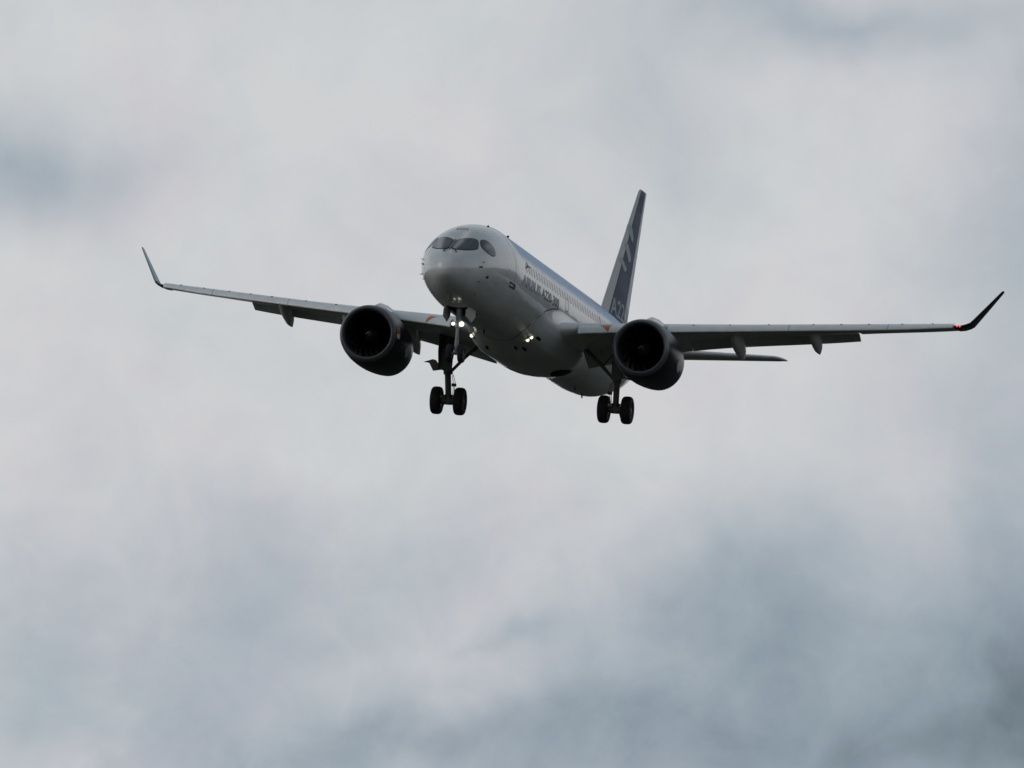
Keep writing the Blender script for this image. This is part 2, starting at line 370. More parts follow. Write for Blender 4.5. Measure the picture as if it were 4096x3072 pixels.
# cabin windows along both sides, one mesh copied down the row
def window_mesh(sgn, a):
    t0 = 14.3; q = smooth_poly([(a-.13, t0-6.0), (a+.13, t0-6.0), (a+.13, t0+6.0), (a-.13, t0+6.0)], 2)
    if sgn < 0: q = mir(q)
    m = patch(q, .006, rings=2, sub=1)
    return m
for sgn in (1, -1):
    first = window_mesh(sgn, 8.0).build('cabin_window', M_WINDOW, fuselage)
    for k in range(1, 38):
        c = first.copy(); COL.objects.link(c); c.parent = fuselage; c.location = (0, .51*k, 0)
# door joint, overwing exits, hatches, small marks
for sgn in (1, -1):
    S = (lambda q: q) if sgn > 0 else mir
    skin_line(S([(6.05, 52), (6.05, 20), (6.05, -12)]), .022, .005, 10).build('passenger_door', M_SEAL, fuselage)
    ex = [(15.62,9.5),(15.72,11.5),(16.05,11.5),(16.15,9.5),(16.15,-2),(16.05,-3.8),(15.72,-3.8),(15.62,-2),(15.62,9.5)]
    skin_line(S(ex), .05, .005, 3).build('overwing_exit', M_RED, fuselage)
    patch(S([(15.66,-3.0),(15.72,-4.6),(16.05,-4.6),(16.11,-3.0)]), .007, 2).build('exit_step_mark', M_RED, fuselage)
    skin_line(S([(5.45,-13.9),(6.25,-15.1),(6.33,-19.6),(5.5,-19.0),(5.45,-13.9)]), .07, .005, 2).build('access_panel', M_SEAL, fuselage)
    patch(S([(6.05,-15.2),(6.25,-15.3),(6.33,-19.6),(6.1,-19.4)]), .007, 2).build('static_port', M_SEAL, fuselage)
    patch(S([(22.6,20),(22.75,20),(22.75,8),(22.6,8)]), .007, 2).build('stencil', M_RED, fuselage)
skin_line([(3.72,98.8),(3.97,99.5),(3.97,84.5),(3.72,81.8),(3.72,98.8)], .035, .006, 5).build('roof_hatch', M_RED, fuselage)
def blade(name, a, th, h, l, sweep=.3, thick=.03, m=M_DARK, parent=None):
    b0 = P2(fus(a, math.radians(th), -.02)); n_ = (P2(fus(a, math.radians(th), 1.0)) - P2(fus(a, math.radians(th)))).normalized()
    aft = Vector((0,1,0)); s = n_.cross(aft).normalized()*thick/2
    q = [b0, b0+aft*l, b0+aft*(l*.75+sweep*h)+n_*h, b0+aft*(l*.2+sweep*h)+n_*h]
    k = MB(); k.plate([x - s for x in q], s*2); return k.build(name, m, parent or fuselage, smooth=False)
for a, th in ((7.7,60),(6.0,75),(12.5,92),(17.0,90)): blade('antenna', a, th, .09, .36)
for a, th in ((28.3,-90),(9.6,-95),(26.0,-84)): blade('antenna', a, th, .14, .25)
# the small brown three-pointed mark high on the side
patch([(8.05,17.5),(7.70,12.4),(7.82,12.2),(8.3,16.0),(8.84,17.6),(8.86,18.8),(8.35,18.6),(8.3,22.5),(8.2,22.5),(8.2,18.6)], .012, 3, 2).build('side_mark', mat('mark_brown', (.10,.035,.03), .5), fuselage)
for sgn in (1, -1):                                    # air data probes and static plates on the nose
    for a, th, h in ((2.52,12.5,.07),(2.33,2.8,.06),(2.93,-16.2,.07),(2.47,-27.2,.08),(2.96,-51.9,.06)):
        t_ = math.radians(th if sgn > 0 else 180-th)
        b0 = P2(fus(a, t_, -.01)); b1 = P2(fus(a, t_, h))
        k = MB(); k.tube([b0, b0.lerp(b1, .8), b1+Vector((0,-.02,0)), b1+Vector((0,-.12,0))], [.016,.012,.011,.007], 8); k.build('air_data_probe', M_DARK, fuselage)
        if th in (2.8, -16.2): patch([(a-.09,(th-2.2) if sgn > 0 else 180-th-2.2),(a+.13,(th-2.2) if sgn > 0 else 180-th-2.2),(a+.13,(th+2.0) if sgn > 0 else 180-th+2.0),(a-.09,(th+2.0) if sgn > 0 else 180-th+2.0)], .005, 2).build('static_port', M_SEAL, fuselage)
patch([(4.06,-72),(4.02,-90),(4.06,-108),(4.9,-106),(5.7,-104),(5.7,-76),(4.9,-74)], .006).build('nose_gear_bay_shade', M_BLACK, fuselage)  # flat patch on the skin, coloured with the dark of the open bay
for th in (-91.6, -83.0):
    lb = MB(); c = P2(fus(3.2, math.radians(th), .01)); lb.lathe(c, (0,-1,-.4), [(-.02,.010),(.006,.010),(.010,.007),(.013,.0)], 10); lb.build('belly_light', M_LAMPD, fuselage)
# the lettering, laid on the skin
def lettering(name, text, m, a0, a1, th_lo, th_hi, sgn, parent, bold=.012):
    cu = bpy.data.curves.new(name, 'FONT'); cu.body = text; cu.offset = bold; cu.resolution_u = 4
    to = bpy.data.objects.new(name, cu); COL.objects.link(to)
    dg = bpy.context.evaluated_depsgraph_get(); dg.update()
    me = bpy.data.meshes.new_from_object(to.evaluated_get(dg)); bpy.data.objects.remove(to)
    bm = bmesh.new(); bm.from_mesh(me)
    xs = [v.co.x for v in bm.verts]; ys = [v.co.y for v in bm.verts]; x0, x1, y0, y1 = min(xs), max(xs), min(ys), max(ys)
    for k in range(1, 8):
        bmesh.ops.bisect_plane(bm, geom=bm.verts[:]+bm.edges[:]+bm.faces[:], plane_co=(0, y0+(y1-y0)*k/8, 0), plane_no=(0,1,0))
    for v in bm.verts:
        u = (v.co.x-x0)/(x1-x0); t = math.radians(th_lo+(th_hi-th_lo)*(v.co.y-y0)/(y1-y0))
        if sgn < 0: u = 1-u; t = math.pi-t
        v.co = P2(fus(a0+(a1-a0)*u, t, .006))
    bmesh.ops.recalc_face_normals(bm, faces=bm.faces)
    bm.to_mesh(me); bm.free(); me.materials.clear(); me.materials.append(m)
    ob = bpy.data.objects.new(name, me); COL.objects.link(ob); ob.parent = parent; return ob
for sgn in (1, -1):
    lettering('title_lettering', 'AIRBUS', M_TEXTA, 7.2 if sgn > 0 else 10.95, 10.7 if sgn > 0 else 14.45, -9.6, 3.6, sgn, fuselage, .03)
    lettering('type_lettering', 'A220-300', M_TEXTB, 10.95 if sgn > 0 else 7.2, 14.3 if sgn > 0 else 10.7, -8.2, 3.8, sgn, fuselage, .02)

# ------------------------------------------------------------------ wing-to-body fairing
FF = [(-8,14.4),(-12,13.35),(-19,12.4),(-31,11.75),(-45,11.5),(-58,11.65),(-72,12.1),(-90,12.5)]
ff = pchip([-t for t, _ in FF], [a for _, a in FF])
fa = pchip([8, 20, 40, 65, 90], [20.5, 22.2, 23.2, 23.6, 23.8])
def fairing(a, thd):
    tt = -thd if thd >= -90 else 180+thd
    f0, f1 = ff(tt), fa(tt)
    x = min(max((a-f0)/(f1-f0), 0), 1)
    e = min(1, x/.30); e = e*e*(3-2*e)*.75+e*.25
    g_ = min(1, (1-x)/.42); g_ = g_*g_*(3-2*g_)
    side_ = min(1, (tt-7)/30); side_ = side_*side_*(3-2*side_)
    dep = .40*side_ + .16*max(0, 1-abs(tt-55)/38)
    return fus(a, math.radians(thd), .012 + dep*e*g_)
fb = MB(); rows = []
NA = 44
for k in range(0, 83):
    thd = -8 - 164*k/82; tt = -thd if thd >= -90 else 180+thd
    f0, f1 = ff(tt), fa(tt)
    rows.append([P2(fus(f0, math.radians(thd), -.01))] + [P2(fairing(f0+(f1-f0)*(i/NA)**1.2, thd)) for i in range(NA+1)] + [P2(fus(f1, math.radians(thd), -.01))])
fb.rings(rows, closed=False, cap=False)
belly = fb.build('belly_fairing', M_BELLY, plane, angle=50)
def fpatch(c, hw, hl, m, name, rot=0, off=.008):
    "rounded patch on the fairing: c = (a, theta)"
    q = [(c[0]+hl*math.cos(t)*math.cos(rot)-hw*math.sin(t)*math.sin(rot)*.04, c[1]+hw*math.sin(t)*math.cos(rot)+hl*math.cos(t)*math.sin(rot)*20) for t in [2*math.pi*k/20 for k in range(20)]]
    mm = MB(); rs = []
    for r in (1, .66, .33): 
        row = []
        for a, t in q:
            aa, ttd = c[0]+(a-c[0])*r, c[1]+(t-c[1])*r
            p0 = P2(fairing(aa, ttd)); p1 = Vector((p0.x, 0, p0.z)); row.append(p0 + p1.normalized()*off)
        rs.append(row)
    mm.rings(rs, cap=False); p0 = P2(fairing(*c)); cc = mm.add([p0+Vector((p0.x,0,p0.z)).normalized()*off], [])
    mm.f += [[40+j, 40+(j+1) % 20, cc] for j in range(20)]; mm.m += [0]*20
    return mm.build(name, m, belly)
skin_line([(FF[i][1]-.02, FF[i][0]) for i in range(len(FF))] + [(FF[i][1]-.02, -180-FF[i][0]) for i in range(len(FF)-2, -1, -1)], .05, .014, 5).build('fairing_seal', M_SEAL, belly)

# ------------------------------------------------------------------ wings
def yt(x): return 5*(.2969*math.sqrt(max(x,0))-.126*x-.3516*x*x+.2843*x**3-.1020*x**4)
def camber(x): return .018*(x/.5)*(2-x/.5)*.5 + .012*math.sin(math.pi*x)**2*x
def foil(x, t, up): return camber(x) + (yt(x)*t if up else -yt(x)*t)
def LEa(p): return 15.09+.556*(p-3.4)+.17
def LEz(p): return -.77+.1335*(p-3.4)
TEa = pchip([0, 1.7, 5.9, 12.3, 16.3], [20.2, 20.3, 20.75, 22.45, 23.72])
INC = pchip([0, 1.7, 5.9, 12, 16.3], [2.6, 2.4, .6, -.3, -1.0])
TC = pchip([0, 1.7, 5.9, 16.3], [.135, .13, .112, .10])
def wpt(p, x, up, sgn, dx=0, dz=0):
    c = TEa(p)-LEa(p); i = math.radians(INC(p)); zn = foil(x, TC(p), up)+dz; x = x+dx
    return V(LEa(p)+c*(x*math.cos(i)+zn*math.sin(i)), sgn*p, LEz(p)+c*(zn*math.cos(i)-x*math.sin(i)))
def span(a, b, s): 
    n = max(2, int((b-a)/s)+1); return [a+(b-a)*i/(n-1) for i in range(n)]
def xs(a, b, n): return [a+(b-a)*(1-math.cos(math.pi*i/(n-1)))/2 for i in range(n)]
def contour(p, x1, sgn, n=22):
    q = [wpt(p, x, True, sgn) for x in reversed(xs(0, x1, n))] + [wpt(p, x, False, sgn) for x in xs(0, x1, n)[1:]]
    return q
SLH = pchip([2, 3.4, 9, 14, 16.2], [.40, .37, .33, .29, .22])
def slat_nose(p, u, sgn, off=0.0):
    'front skin of the drooped slat: a quarter ellipse, 90 = top rear, 180 = lower front'
    u = math.radians(u); h = SLH(p)
    return V(LEa(p)-.36+(.70+off)*(1+math.cos(u))-off, sgn*p, LEz(p)+.135-h+(h+off)*math.sin(u))
SLATS = [(2.55, 5.30), (5.72, 10.05), (10.07, 13.62), (13.64, 15.95)]
def flap_pt(p, x, up, sgn, defl, sx, sz):
    "x 0..1 on the flap chord"
    c = TEa(p)-LEa(p); cf = .30*c if p > 5.9 else 1.5+(.30*3.98-1.5)*max(0, (p-1.85)/4.05)
    z_ = (yt(x)*.16*(1 if up else -.55))+(.02*math.sin(math.pi*x))
    d = math.radians(defl+INC(p)); i = math.radians(INC(p)); x0 = 1-cf/c+sx
    ha = LEa(p)+c*x0; hz = LEz(p)-c*x0*math.sin(i)+c*sz
    return V(ha+cf*(x*math.cos(d)+z_*math.sin(d)), sgn*p, hz+cf*(z_*math.cos(d)-x*math.sin(d)))
FLAP_DEF = pchip([1.8, 5.9, 12.3], [20, 14, 21]); FLAP_GAP = pchip([2, 7, 12.3], [-.003, -.004, -.018])
for sgn in (1, -1):
    m = MB()
    PS = [1.2]+span(1.7, 5.9, .6)+span(6.3, 12.28, .6)
    def xr(p): return 1-1.25/(TEa(p)-LEa(p)) if p <= 5.9 else .735
    m.rings([contour(p, xr(p), sgn) for p in PS])
    m.rings([contour(p, .995, sgn) for p in span(12.32, 15.965, .5)])
    wing = m.build('wing', M_WING, plane, angle=40)
    for (a, b) in SLATS:
        s = MB(); rs = []
        for p in span(a, b, .5):
            row = [slat_nose(p, u, sgn) for u in range(90, 181, 6)]
            a0 = LEa(p)-.36; zb = LEz(p)+.135-SLH(p); h = SLH(p)
            row += [V(a0+.01, sgn*p, zb-.02), V(a0+.06, sgn*p, zb-.035), V(a0+.14, sgn*p, zb-.015), V(a0+.16, sgn*p, zb+h*.30), V(a0+.30, sgn*p, zb+h*.66), V(a0+.60, sgn*p, zb+h*.90), V(a0+.70, sgn*p, zb+h*.97)]
            rs.append(row)
        s.rings(rs); s.build('slat', M_SLAT, wing, angle=45)
    for p in (6.6,7.9,9.3,10.9,11.9,12.9,14.1,15.2):      # small dark lugs along the slat tops
        t = MB(); t.box(slat_nose(p, 122, sgn), (.04,.05,.012)); t.build('slat_track', M_DARK, wing, smooth=False)
    for (a, b) in ((1.85, 5.89), (5.91, 12.27)):
        f = MB(); f.rings([[flap_pt(p, x, True, sgn, FLAP_DEF(p), .045, FLAP_GAP(p)) for x in reversed(xs(0,1,14))]+[flap_pt(p, x, False, sgn, FLAP_DEF(p), .045, FLAP_GAP(p)) for x in xs(0,1,14)[1:-1]] for p in span(a, b, .6)])
        f.build('flap', M_FLAP, wing, angle=45)
    for p, L, dpt, wd, tz in ((5.15, 3.3, .56, .24, -1.55), (7.80, 3.2, .50, .24, -1.02), (10.68, 2.7, .40, .215, -.56)):   # flap track fairings
        q0 = wpt(p, .42, False, sgn); te = flap_pt(p, 1, False, sgn, FLAP_DEF(p), .045, FLAP_GAP(p)); k = MB(); rs = []
        a0 = q0.y-.2; a1 = te.y+.42
        for i in range(19):
            t = i/18; a = a0+(a1-a0)*t
            body = (math.sin(math.pi*min(1, (t*.9)**.75)))**.6 if 0 < t < 1 else 0
            zc_ = q0.z+.02+(tz+.10-(q0.z+.02))*t**1.7
            rr = max(.012, wd*body); hh = max(.012, dpt*body*.75)
            if t > .72: rr *= 1-((t-.72)/.28)**1.6*.85; hh *= 1-((t-.72)/.28)**1.6*.75
            rs.append([V(a, sgn*p+rr*math.cos(u), zc_+hh*math.sin(u)) for u in [2*math.pi*j/20 for j in range(20)]])
        k.rings(rs); k.build('flap_track_fairing', M_WING, wing, angle=60)
    # winglet, blended from the wing tip
    WL = [(15.97, LEa(15.97), LEz(15.97), TEa(15.97)-LEa(15.97), .10, 0), (16.2, LEa(16.2), LEz(16.2), TEa(16.2)-LEa(16.2), .10, 3), (16.38,22.56,1.03,1.28,.10,14), (16.50,22.72,1.12,1.2,.10,38),
          (16.61,22.87,1.28,1.10,.095,56), (17.05,23.44,1.96,.80,.09,57), (17.46,23.98,2.60,.50,.09,57), (17.50,24.1,2.66,.32,.08,57)]
    k = MB(); rs = []
    for (p, a, z, c, t, cant) in WL:
        ct, s_ = math.cos(math.radians(cant)), math.sin(math.radians(cant))
        row = []
        for up in (True, False):
            X = xs(0, .995, 16); X = list(reversed(X)) if up else X[1:]
            for x in X:
                zn = foil(x, t, up)*c; row.append(V(a+c*x, sgn*(p-zn*s_), z+zn*ct+(.0 if cant else 0)))
        rs.append(row)
    k.rings(rs)
    n_ = len(rs[0])
    wl = k.build('winglet', [M_NAVY, M_TEAL], wing, angle=50)
    # the inner (upper) skin of the winglet is painted teal, the outer navy
    up_pts = set()
    for row, (pp, aa, zz, cc, tt, cant) in zip(rs, WL):
        if cant > 30: up_pts |= {tuple(round(x, 3) for x in v) for v in row[:16]}
    for f in wl.data.polygons:
        if all(tuple(round(x, 3) for x in wl.data.vertices[i].co) in up_pts for i in f.vertices): f.material_index = 1
    for d in ((-.055, .055) if sgn > 0 else ()):
        nb = MB(); nb.lathe(V(LEa(16.12)-.02, sgn*(16.12)+d, LEz(16.06)+.01), (0,-1,0), [(-.03,.032),(.0,.032),(.02,.024),(.03,.0)], 10); nb.build('navigation_light', M_NAVRED if sgn > 0 else M_NAVGREEN, wing)
    # orange triangle on the nose of the inboard slat
    slat_pt = lambda p, u: slat_nose(p, u, sgn, .006)
    k = MB(); rows = []
    for q in range(9):
        f = q/8; u = 104+(178-104)*f
        p0, p1 = (3.16+(3.62-3.16)*f, 3.70-(3.70-3.64)*f) if sgn > 0 else (3.18+(3.62-3.18)*f, 3.52+(3.68-3.52)*f)
        rows.append([slat_pt(p0+(p1-p0)*j/4, u) for j in range(5)])
    k.rings(rows, closed=False, cap=False); k.build('slat_marking', M_ORANGE, wing)

# landing lights, vents and wheel wells on the fairing
def on_fairing(a, thd, off=0):
    q = P2(fairing(a, thd)); r = Vector((q.x, 0, q.z)).normalized(); return q + r*off
for rc, lamps in (((12.68,-57), ((12.70,-60),(12.62,-54.5))), ((13.45,-133), ((13.42,-133),))):
    fpatch(rc, 5, .24, M_SEAL, 'landing_light_recess')
    for a, t_ in lamps:
        k = MB(); k.lathe(on_fairing(a, t_, .03), (0,-1,-.05), [(-.10,.04),(0,.07),(.02,.07),(.03,.05),(.035,0)], 16); k.build('landing_light', M_LAMPW, belly)
for c_ in ((13.14,-50),(13.67,-71),(13.53,-80),(13.86,-115)): fpatch(c_, 1.8, .26, M_BLACK, 'air_intake')
for c_ in ((19.9,-66),(19.9,-114)): fpatch(c_, 10, 1.5, M_BLACK, 'wheel_well_shade')  # no hollow cut: the shade of the wells is painted as black patches

# ------------------------------------------------------------------ engines
def engine(sgn):
    c = V(12.6, sgn*5.42, -1.80); e = MB()
    N = 64
    def ring(t, r, drop=0, bot=0):
        row = []
        for k in range(N):
            u = 2*math.pi*k/N; x, z = r*math.cos(u), r*math.sin(u)
            if z < 0: z *= 1+bot
            row.append(c+Vector((x, t, z-drop)))
        return row
    outer = [(.22,1.125,0,0),(.5,1.165,.0,.01),(1.0,1.195,.01,.02),(1.7,1.20,.02,.03),(2.4,1.18,.03,.04),(3.1,1.12,.04,.06),(3.7,1.05,.05,.08),(4.15,.98,.06,.10),(4.15,.95,.06,.10),(3.6,.93,.05,.05),(3.2,.80,.04,0)]
    e.rings([ring(*o) for o in outer], cap=False)
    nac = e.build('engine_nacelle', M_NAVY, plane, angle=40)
    l = MB(); l.rings([ring(t, r) for t, r in ((.22,1.127),(.10,1.09),(.03,1.045),(.0,1.0),(.02,.965),(.08,.935),(.2,.91))], cap=False); l.build('inlet_lip', M_LIP, nac, angle=60)
    i = MB(); i.rings([ring(t, r) for t, r in ((.2,.912),(.45,.895),(.8,.905),(1.1,.93))], cap=False)
    i.f.append([3*N+k for k in range(N)]); i.m.append(0)
    i.build('inlet_liner', M_LINER, nac, angle=60)
    fan = MB(); NB = 18
    for k in range(NB):
        u0 = 2*math.pi*k/NB; rows = []
        for r in (.24,.40,.56,.72,.86,.915):
            f = (r-.24)/.675; tw = math.radians(24+40*f); wdt = .27+.07*math.sin(math.pi*f)
            row = []
            for s_ in (-.5,-.25,0,.25,.5):
                t = .90+wdt*s_*math.cos(tw)+.05*f; du = sgn*0+wdt*s_*math.sin(tw)/r+.10*f*f
                row.append(c+Vector((r*math.cos(u0+du), t, r*math.sin(u0+du))))
            rows.append(row)
        fan.rings(rows, closed=False, cap=False)
    fan.build('fan', M_BLADE, nac, angle=60)
    s = MB(); s.lathe(c, (0,1,0), [(.50,.0),(.53,.05),(.60,.11),(.72,.20),(.84,.25),(.98,.26)], 32); s.build('spinner', M_SPIN, nac, angle=60)
    mk = MB(); rs = []
    for q in range(9):
        t = .53+.016*q; r = .055+.014*q; u = 1.2+.20*q
        rs.append([c+Vector(((r)*math.cos(u)*1.03, t-.006, r*math.sin(u)*1.03)), c+Vector(((r+.028)*math.cos(u+.25)*1.03, t+.012, (r+.028)*math.sin(u+.25)*1.03))])
    mk.rings(rs, closed=False, cap=False); mk.build('spinner_mark', M_TEXTW, nac)
    x = MB(); x.lathe(c+Vector((0,0,-.05)), (0,1,0), [(3.0,.70),(3.8,.62),(4.5,.50),(5.05,.40),(5.05,.36),(4.6,.34),(5.2,.26),(5.75,.04)], 32); x.build('core_exhaust', M_DARK, nac, angle=40)
    # red and white badge on either flank of the inlet cowl
    for s2 in ((1, -1) if sgn < 0 else (-1,)):
        for nm, u0, u1, t0, t1, mm in (('badge_red', 4, 17, .30, .72, M_RED), ('badge_white', -5, 4, .30, .66, M_TEXTW)):
            b = MB(); rows = []
            for t in [t0+(t1-t0)*q/4 for q in range(5)]:
                r = 1.128+.05*min(1,(t-.22)/.4)
                rr = 1.165 if t > .5 else 1.125+(t-.22)/.28*.04
                if t > .5: rr = 1.165+(t-.5)/.5*.03
                rows.append([c+Vector((s2*(rr+.006)*math.cos(math.radians(u0+(u1-u0)*q/5)), t, (rr+.006)*math.sin(math.radians(u0+(u1-u0)*q/5)))) for q in range(6)])
            b.rings(rows, closed=False, cap=False); b.build(nm, mm, nac)
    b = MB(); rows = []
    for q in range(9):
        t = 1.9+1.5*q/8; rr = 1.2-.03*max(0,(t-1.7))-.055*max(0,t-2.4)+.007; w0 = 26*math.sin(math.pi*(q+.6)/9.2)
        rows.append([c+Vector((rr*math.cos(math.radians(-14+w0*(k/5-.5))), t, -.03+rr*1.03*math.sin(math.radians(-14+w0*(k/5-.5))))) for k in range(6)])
    b.rings(rows, closed=False, cap=False); b.build('cowl_patch', M_FINLE, nac)  # lighter grey patch on the nacelle flank
    # chine (strake) and lower drain fairing
    # pylon
    p = MB(); rs = []
    for t, w_, z0, z1 in ((.95,.02,1.12,1.19),(1.3,.10,1.10,1.30),(2.0,.17,1.0,1.47),(3.0,.20,.9,1.52),(4.2,.20,.75,1.50),(5.4,.14,.70,1.42),(6.6,.03,1.05,1.34)):
        rs.append([c+Vector((w_*math.cos(u)*(1 if abs(math.cos(u))>.3 else .8), t, (z0+z1)/2+(z1-z0)/2*math.sin(u))) for u in [2*math.pi*j/16 for j in range(16)]])
    p.rings(rs); p.build('pylon', M_WHITE, nac, angle=60)
    return nac
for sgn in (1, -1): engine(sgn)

# ------------------------------------------------------------------ tail fin
def fin_le(z): return 32.1+(z-3.24)*1.01
def fin_te(z): return 36.35+max(0, z-2.3)*.335
def fin_sec(z, x0, x1, th=.06, off=0, n=12, dx=0):
    a0, a1 = fin_le(z), fin_te(z); c = a1-a0; q = []
    for s_, X in ((1, list(reversed(xs(x0, x1, n)))), (-1, xs(x0, x1, n))):
        for x in X: q.append(V(a0+c*x, s_*(yt(x)*th*c+off), z))
    return q
ZF = [1.0,1.6,2.2,2.9,3.8,4.8,5.8,6.8,7.35,7.55]
def finbody(x0, x1): 
    k = MB(); rs = [fin_sec(z, x0, x1) for z in ZF]
    for z, sh, kx in ((7.68, .14, .8), (7.76, .4, .5), (7.80, .7, .15)):
        r = fin_sec(7.55, x0, x1); aa = fin_le(7.55); c = fin_te(7.55)-aa
        rs.append([Vector((v.x*kx, v.y+ (z-7.55)*.5 + (sh*.5*max(0, 1-(v.y-aa)/c)), z)) for v in r])
    k.rings(rs); return k
fin = finbody(.16, .80).build('tail_fin', M_BLUE, plane, angle=45)
finbody(.0, .158).build('fin_leading_edge', M_FINLE, fin, angle=45)
rk = finbody(.803, 1.0); rud = rk.build('rudder', M_RUD, fin, angle=45)
def fside(a, z, sgn, off=.006):
    x = (a-fin_le(z))/(fin_te(z)-fin_le(z)); return V(a, sgn*(yt(min(max(x,0),1))*.06*(fin_te(z)-fin_le(z))+off), z)
def fin_patch(pts, sgn, name, m, off=.008):
    q = []
    for i in range(len(pts)):
        p0, p1 = pts[i], pts[(i+1) % len(pts)]
        for k in range(4): q.append((p0[0]+(p1[0]-p0[0])*k/4, p0[1]+(p1[1]-p0[1])*k/4))
    ca = sum(x for x, _ in q)/len(q); cz = sum(y for _, y in q)/len(q); n = len(q); mm = MB()
    mm.rings([[fside(ca+(x-ca)*r, cz+(y-cz)*r, sgn, off) for x, y in q] for r in (1,.66,.33)], cap=False); c = mm.add([fside(ca, cz, sgn, off)], [])
    mm.f += [[2*n+j, 2*n+(j+1) % n, c] for j in range(n)]; mm.m += [0]*n
    return mm.build(name, m, fin)
STR = [[(34.75,5.86),(35.06,6.08),(35.33,6.06),(35.85,5.58),(35.70,5.43),(35.34,5.47)], [(34.15,5.1),(34.48,5.24),(34.83,5.21),(35.6,4.76),(35.55,4.58),(35.1,4.55)], [(33.45,4.40),(33.70,4.55),(34.87,4.18),(34.57,4.05),(34.19,4.06)]]
for sgn in (1, -1):
    for q in STR: fin_patch(q, sgn, 'fin_stripe', M_STRIPE)
def fin_text(text, a0, a1, z0, z1, sgn, m):
    cu = bpy.data.curves.new('fin_lettering', 'FONT'); cu.body = text; cu.offset = .015
    to = bpy.data.objects.new('fin_lettering', cu); COL.objects.link(to)
    dg = bpy.context.evaluated_depsgraph_get(); dg.update()
    me = bpy.data.meshes.new_from_object(to.evaluated_get(dg)); bpy.data.objects.remove(to)
    bm = bmesh.new(); bm.from_mesh(me); X = [v.co.x for v in bm.verts]; Y = [v.co.y for v in bm.verts]; x0, x1, y0, y1 = min(X), max(X), min(Y), max(Y)
    for k in range(1, 6): bmesh.ops.bisect_plane(bm, geom=bm.verts[:]+bm.edges[:]+bm.faces[:], plane_co=(x0+(x1-x0)*k/6,0,0), plane_no=(1,0,0))
    for v in bm.verts:
        u = (v.co.x-x0)/(x1-x0); u = u if sgn > 0 else 1-u
        v.co = fside(a0+(a1-a0)*u, z0+(z1-z0)*(v.co.y-y0)/(y1-y0), sgn, .010)
    bm.to_mesh(me); bm.free(); me.materials.clear(); me.materials.append(m)
    ob = bpy.data.objects.new('fin_lettering', me); COL.objects.link(ob); ob.parent = fin
for sgn in (1, -1): fin_text('A220', 32.0, 36.1, 2.02, 2.74, sgn, M_FINTXT)
# tailplane
for sgn in (1, -1):
    k = MB(); rs = []
    for p in [.2,1,2,3,4,5,5.8]:
        a0 = 34.75+.60*p; c = 3.15-.32*p; z = .95+.072*p; i = math.radians(.3)
        rs.append([V(a0+c*x*math.cos(i), sgn*p, z+(yt(x)*.125*c if up else -yt(x)*.125*c)-c*x*math.sin(i)) for up, X in ((True, list(reversed(xs(0,1,14)))), (False, xs(0,1,14)[1:-1])) for x in X])
    for p, da, kc in ((5.95,.2,.85),(6.06,.55,.62),(6.14,.95,.3)):
        a0 = 34.75+.60*5.8+da; c = (3.15-.32*5.8)*kc; z = .95+.072*p
        rs.append([V(a0+c*x, sgn*p, z+(yt(x)*.11*c if up else -yt(x)*.11*c)) for up, X in ((True, list(reversed(xs(0,1,14)))), (False, xs(0,1,14)[1:-1])) for x in X])
    k.rings(rs); k.build('tailplane', M_WING, plane, angle=45)

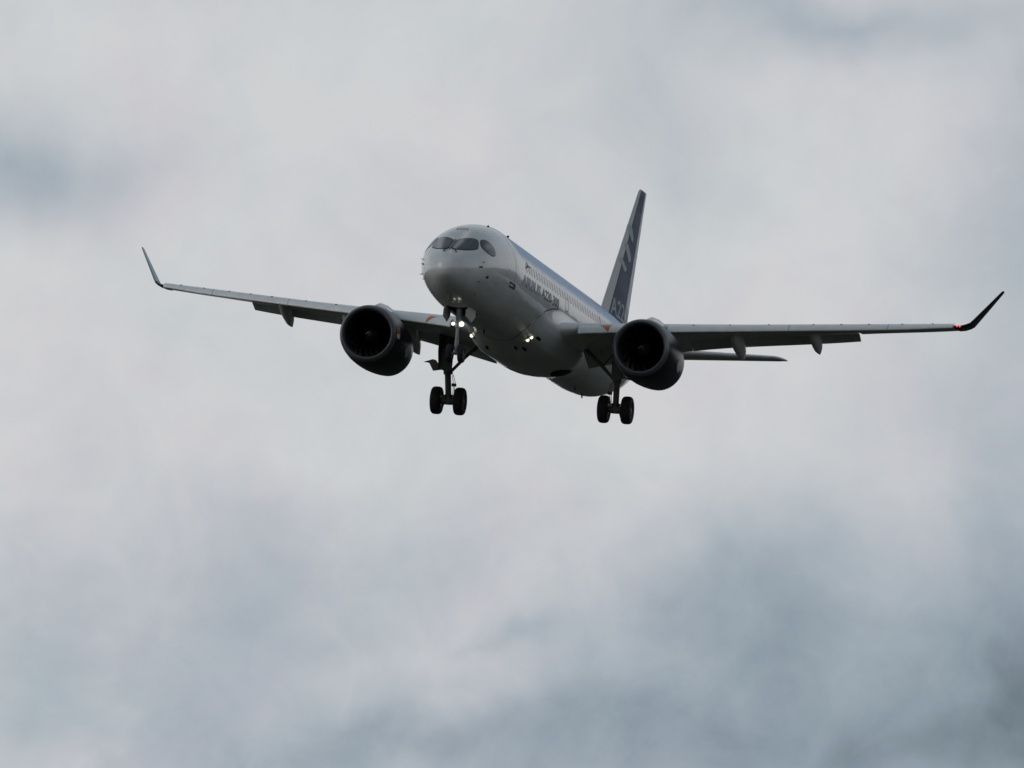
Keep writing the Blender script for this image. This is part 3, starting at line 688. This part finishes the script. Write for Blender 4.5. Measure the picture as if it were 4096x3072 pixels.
# ------------------------------------------------------------------ landing gear
def wheel_mesh(r, hw, hub):
    k = MB()
    k.lathe((0,0,0), (1,0,0), [(-hw*.80,hub),(-hw*.94,hub*1.15),(-hw,r*.80),(-hw*.93,r*.89),(-hw*.72,r*.965),(-hw*.4,r*.995),(0,r),(hw*.4,r*.995),(hw*.72,r*.965),(hw*.93,r*.89),(hw,r*.80),(hw*.94,hub*1.15),(hw*.80,hub)], 40, 0)
    k.lathe((0,0,0), (1,0,0), [(-hw*.80,hub),(-hw*.55,hub*.9),(-hw*.55,hub*.4),(-hw*.85,hub*.3),(-hw*.85,.0)], 40, 1)
    k.lathe((0,0,0), (1,0,0), [(hw*.80,hub),(hw*.55,hub*.9),(hw*.55,hub*.4),(hw*.85,hub*.3),(hw*.85,.0)], 40, 1)
    return k
main_w = nose_w = None
for sgn in (1, -1):
    k = MB(); X = lambda a, p, z: V(a, sgn*p, z)
    k.tube([X(18.30,3.46,-.75), X(18.62,3.40,-2.35)], [.17,.165], 20); k.tube([X(18.62,3.40,-2.30), X(18.68,3.39,-2.48)], [.185,.185], 20)
    k.tube([X(18.62,3.40,-2.40), X(18.93,3.36,-3.40)], [.125,.118], 20)
    k.tube([X(18.95,2.92,-3.51), X(18.95,3.80,-3.51)], .085, 16)
    k.tube([X(18.95,3.10,-3.51), X(18.95,3.62,-3.51)], .15, 20)
    k.tube([X(18.93,3.36,-3.28), X(18.95,3.36,-3.66)], [.135,.15], 20)
    for q in (2.98, 3.74): k.tube([X(18.95,q-.10,-3.51), X(18.95,q+.10,-3.51)], .24, 24)
    for q in (3.20, 3.52): k.tube([X(18.95,q,-3.32), X(18.90,q+(.05 if q < 3.3 else -.05),-3.30)], .05, 8)
    k.tube([X(18.75,3.39,-2.6), X(19.15,3.38,-2.95), X(19.02,3.36,-3.35)], [.06,.05,.06], 8)
    k.tube([X(18.95,3.16,-3.62), X(18.95,3.10,-3.78)], .03, 8); k.tube([X(18.95,3.52,-3.60), X(18.95,3.60,-3.82)], .03, 8)
    gear = k.build('main_landing_gear', M_GEAR, plane, angle=40)
    b = MB(); b.tube([X(18.66,3.28,-2.38), X(18.5,2.72,-1.80), X(18.35,2.0,-1.15)], [.06,.07,.075], 12); b.tube([X(18.52,2.80,-1.88), X(18.9,3.2,-1.2)], .03, 8); b.build('side_brace', M_GEAR, gear)
    h = MB()
    for d, e_ in ((.0,.0),(.05,.03)): h.tube([X(18.62,3.22-d,-2.5), X(18.72,3.17-d-e_,-2.8), X(18.85,3.18-d,-3.1), X(18.92,3.2-d,-3.3)], .014, 6)
    h.box(X(18.70,3.13,-2.90), (.085,.07,.055)); h.build('hydraulic_line', M_DARK, gear)
    d = MB(); d.plate([X(17.75,3.62,-.85), X(19.35,3.62,-.85), X(19.30,3.66,-1.9), X(18.95,3.68,-2.30), X(18.25,3.68,-2.28), X(17.85,3.65,-1.7)], (sgn*.04,0,0)); d.plate([X(18.32,3.18,-.95), X(18.32,3.70,-.95), X(18.36,3.72,-2.33), X(18.40,3.40,-2.43), X(18.40,3.20,-2.33)], (0,.05,0)); d.build('gear_leg_door', M_GEAR, gear, smooth=False)
    d2 = MB(); d2.plate([X(18.9,3.72,-2.30), X(18.9,4.06,-2.36), X(19.0,4.26,-2.04), X(19.0,4.50,-2.01), X(18.95,4.12,-1.89), X(18.9,3.98,-1.93), X(18.85,3.76,-2.20)], (0,.05,.01)); d2.build('hinged_gear_door', M_GEAR, gear, smooth=False)
    for q in (-.465, .465):
        if main_w is None: main_w = wheel_mesh(.55, .198, .27).build('wheel', [M_TYRE, M_HUB], gear, angle=50); wv = main_w
        else: wv = main_w.copy(); COL.objects.link(wv); wv.parent = gear
        wv.location = X(18.95, 3.36+q, -3.51)
k = MB()
k.tube([V(4.3,0,-1.6), V(4.22,0,-2.5)], [.11,.10], 16); k.tube([V(4.22,0,-2.45), V(4.19,0,-3.5)], [.062,.058], 16)
k.tube([V(4.19,-.28,-3.5), V(4.19,.28,-3.5)], .05, 12); k.tube([V(4.22,-.30,-2.36), V(4.22,.30,-2.36)], .03, 8)
k.tube([V(4.28,0,-2.55), V(4.55,0,-2.95), V(4.24,0,-3.35)], [.03,.03,.03], 8); k.tube([V(4.24,0,-2.3), V(5.3,.0,-1.8)], .045, 10)
ngear = k.build('nose_landing_gear', M_STEEL, plane)
for q in (-.23, .23):
    if nose_w is None: nose_w = wheel_mesh(.345, .11, .18).build('wheel', [M_TYRE, M_HUB], ngear, angle=50); wv = nose_w
    else: wv = nose_w.copy(); COL.objects.link(wv); wv.parent = ngear
    wv.location = V(4.19, q, -3.5)
for sgn in (1, -1):
    d = MB(); d.plate([V(3.95, sgn*.44, -1.70), V(4.95, sgn*.47, -1.70), V(4.92, sgn*.48, -1.98), V(4.35, sgn*.46, -2.26), V(3.50, sgn*.43, -2.14), V(3.48, sgn*.42, -1.88), V(3.85,sgn*.43,-1.72)], (sgn*.03,0,0)); d.build('nose_gear_door', [M_DOOR], ngear, smooth=False)
    l = MB(); r_ = .085 if sgn > 0 else .06
    l.lathe(V(4.12, sgn*.165, -2.36), (0,-1,-.12), [(-.10,r_*.5),(-.02,r_*1.1),(.02,r_*1.1),(.02,r_),(.03,r_*.7),(.035,0)], 20); l.build('taxi_light', M_LAMP, ngear)
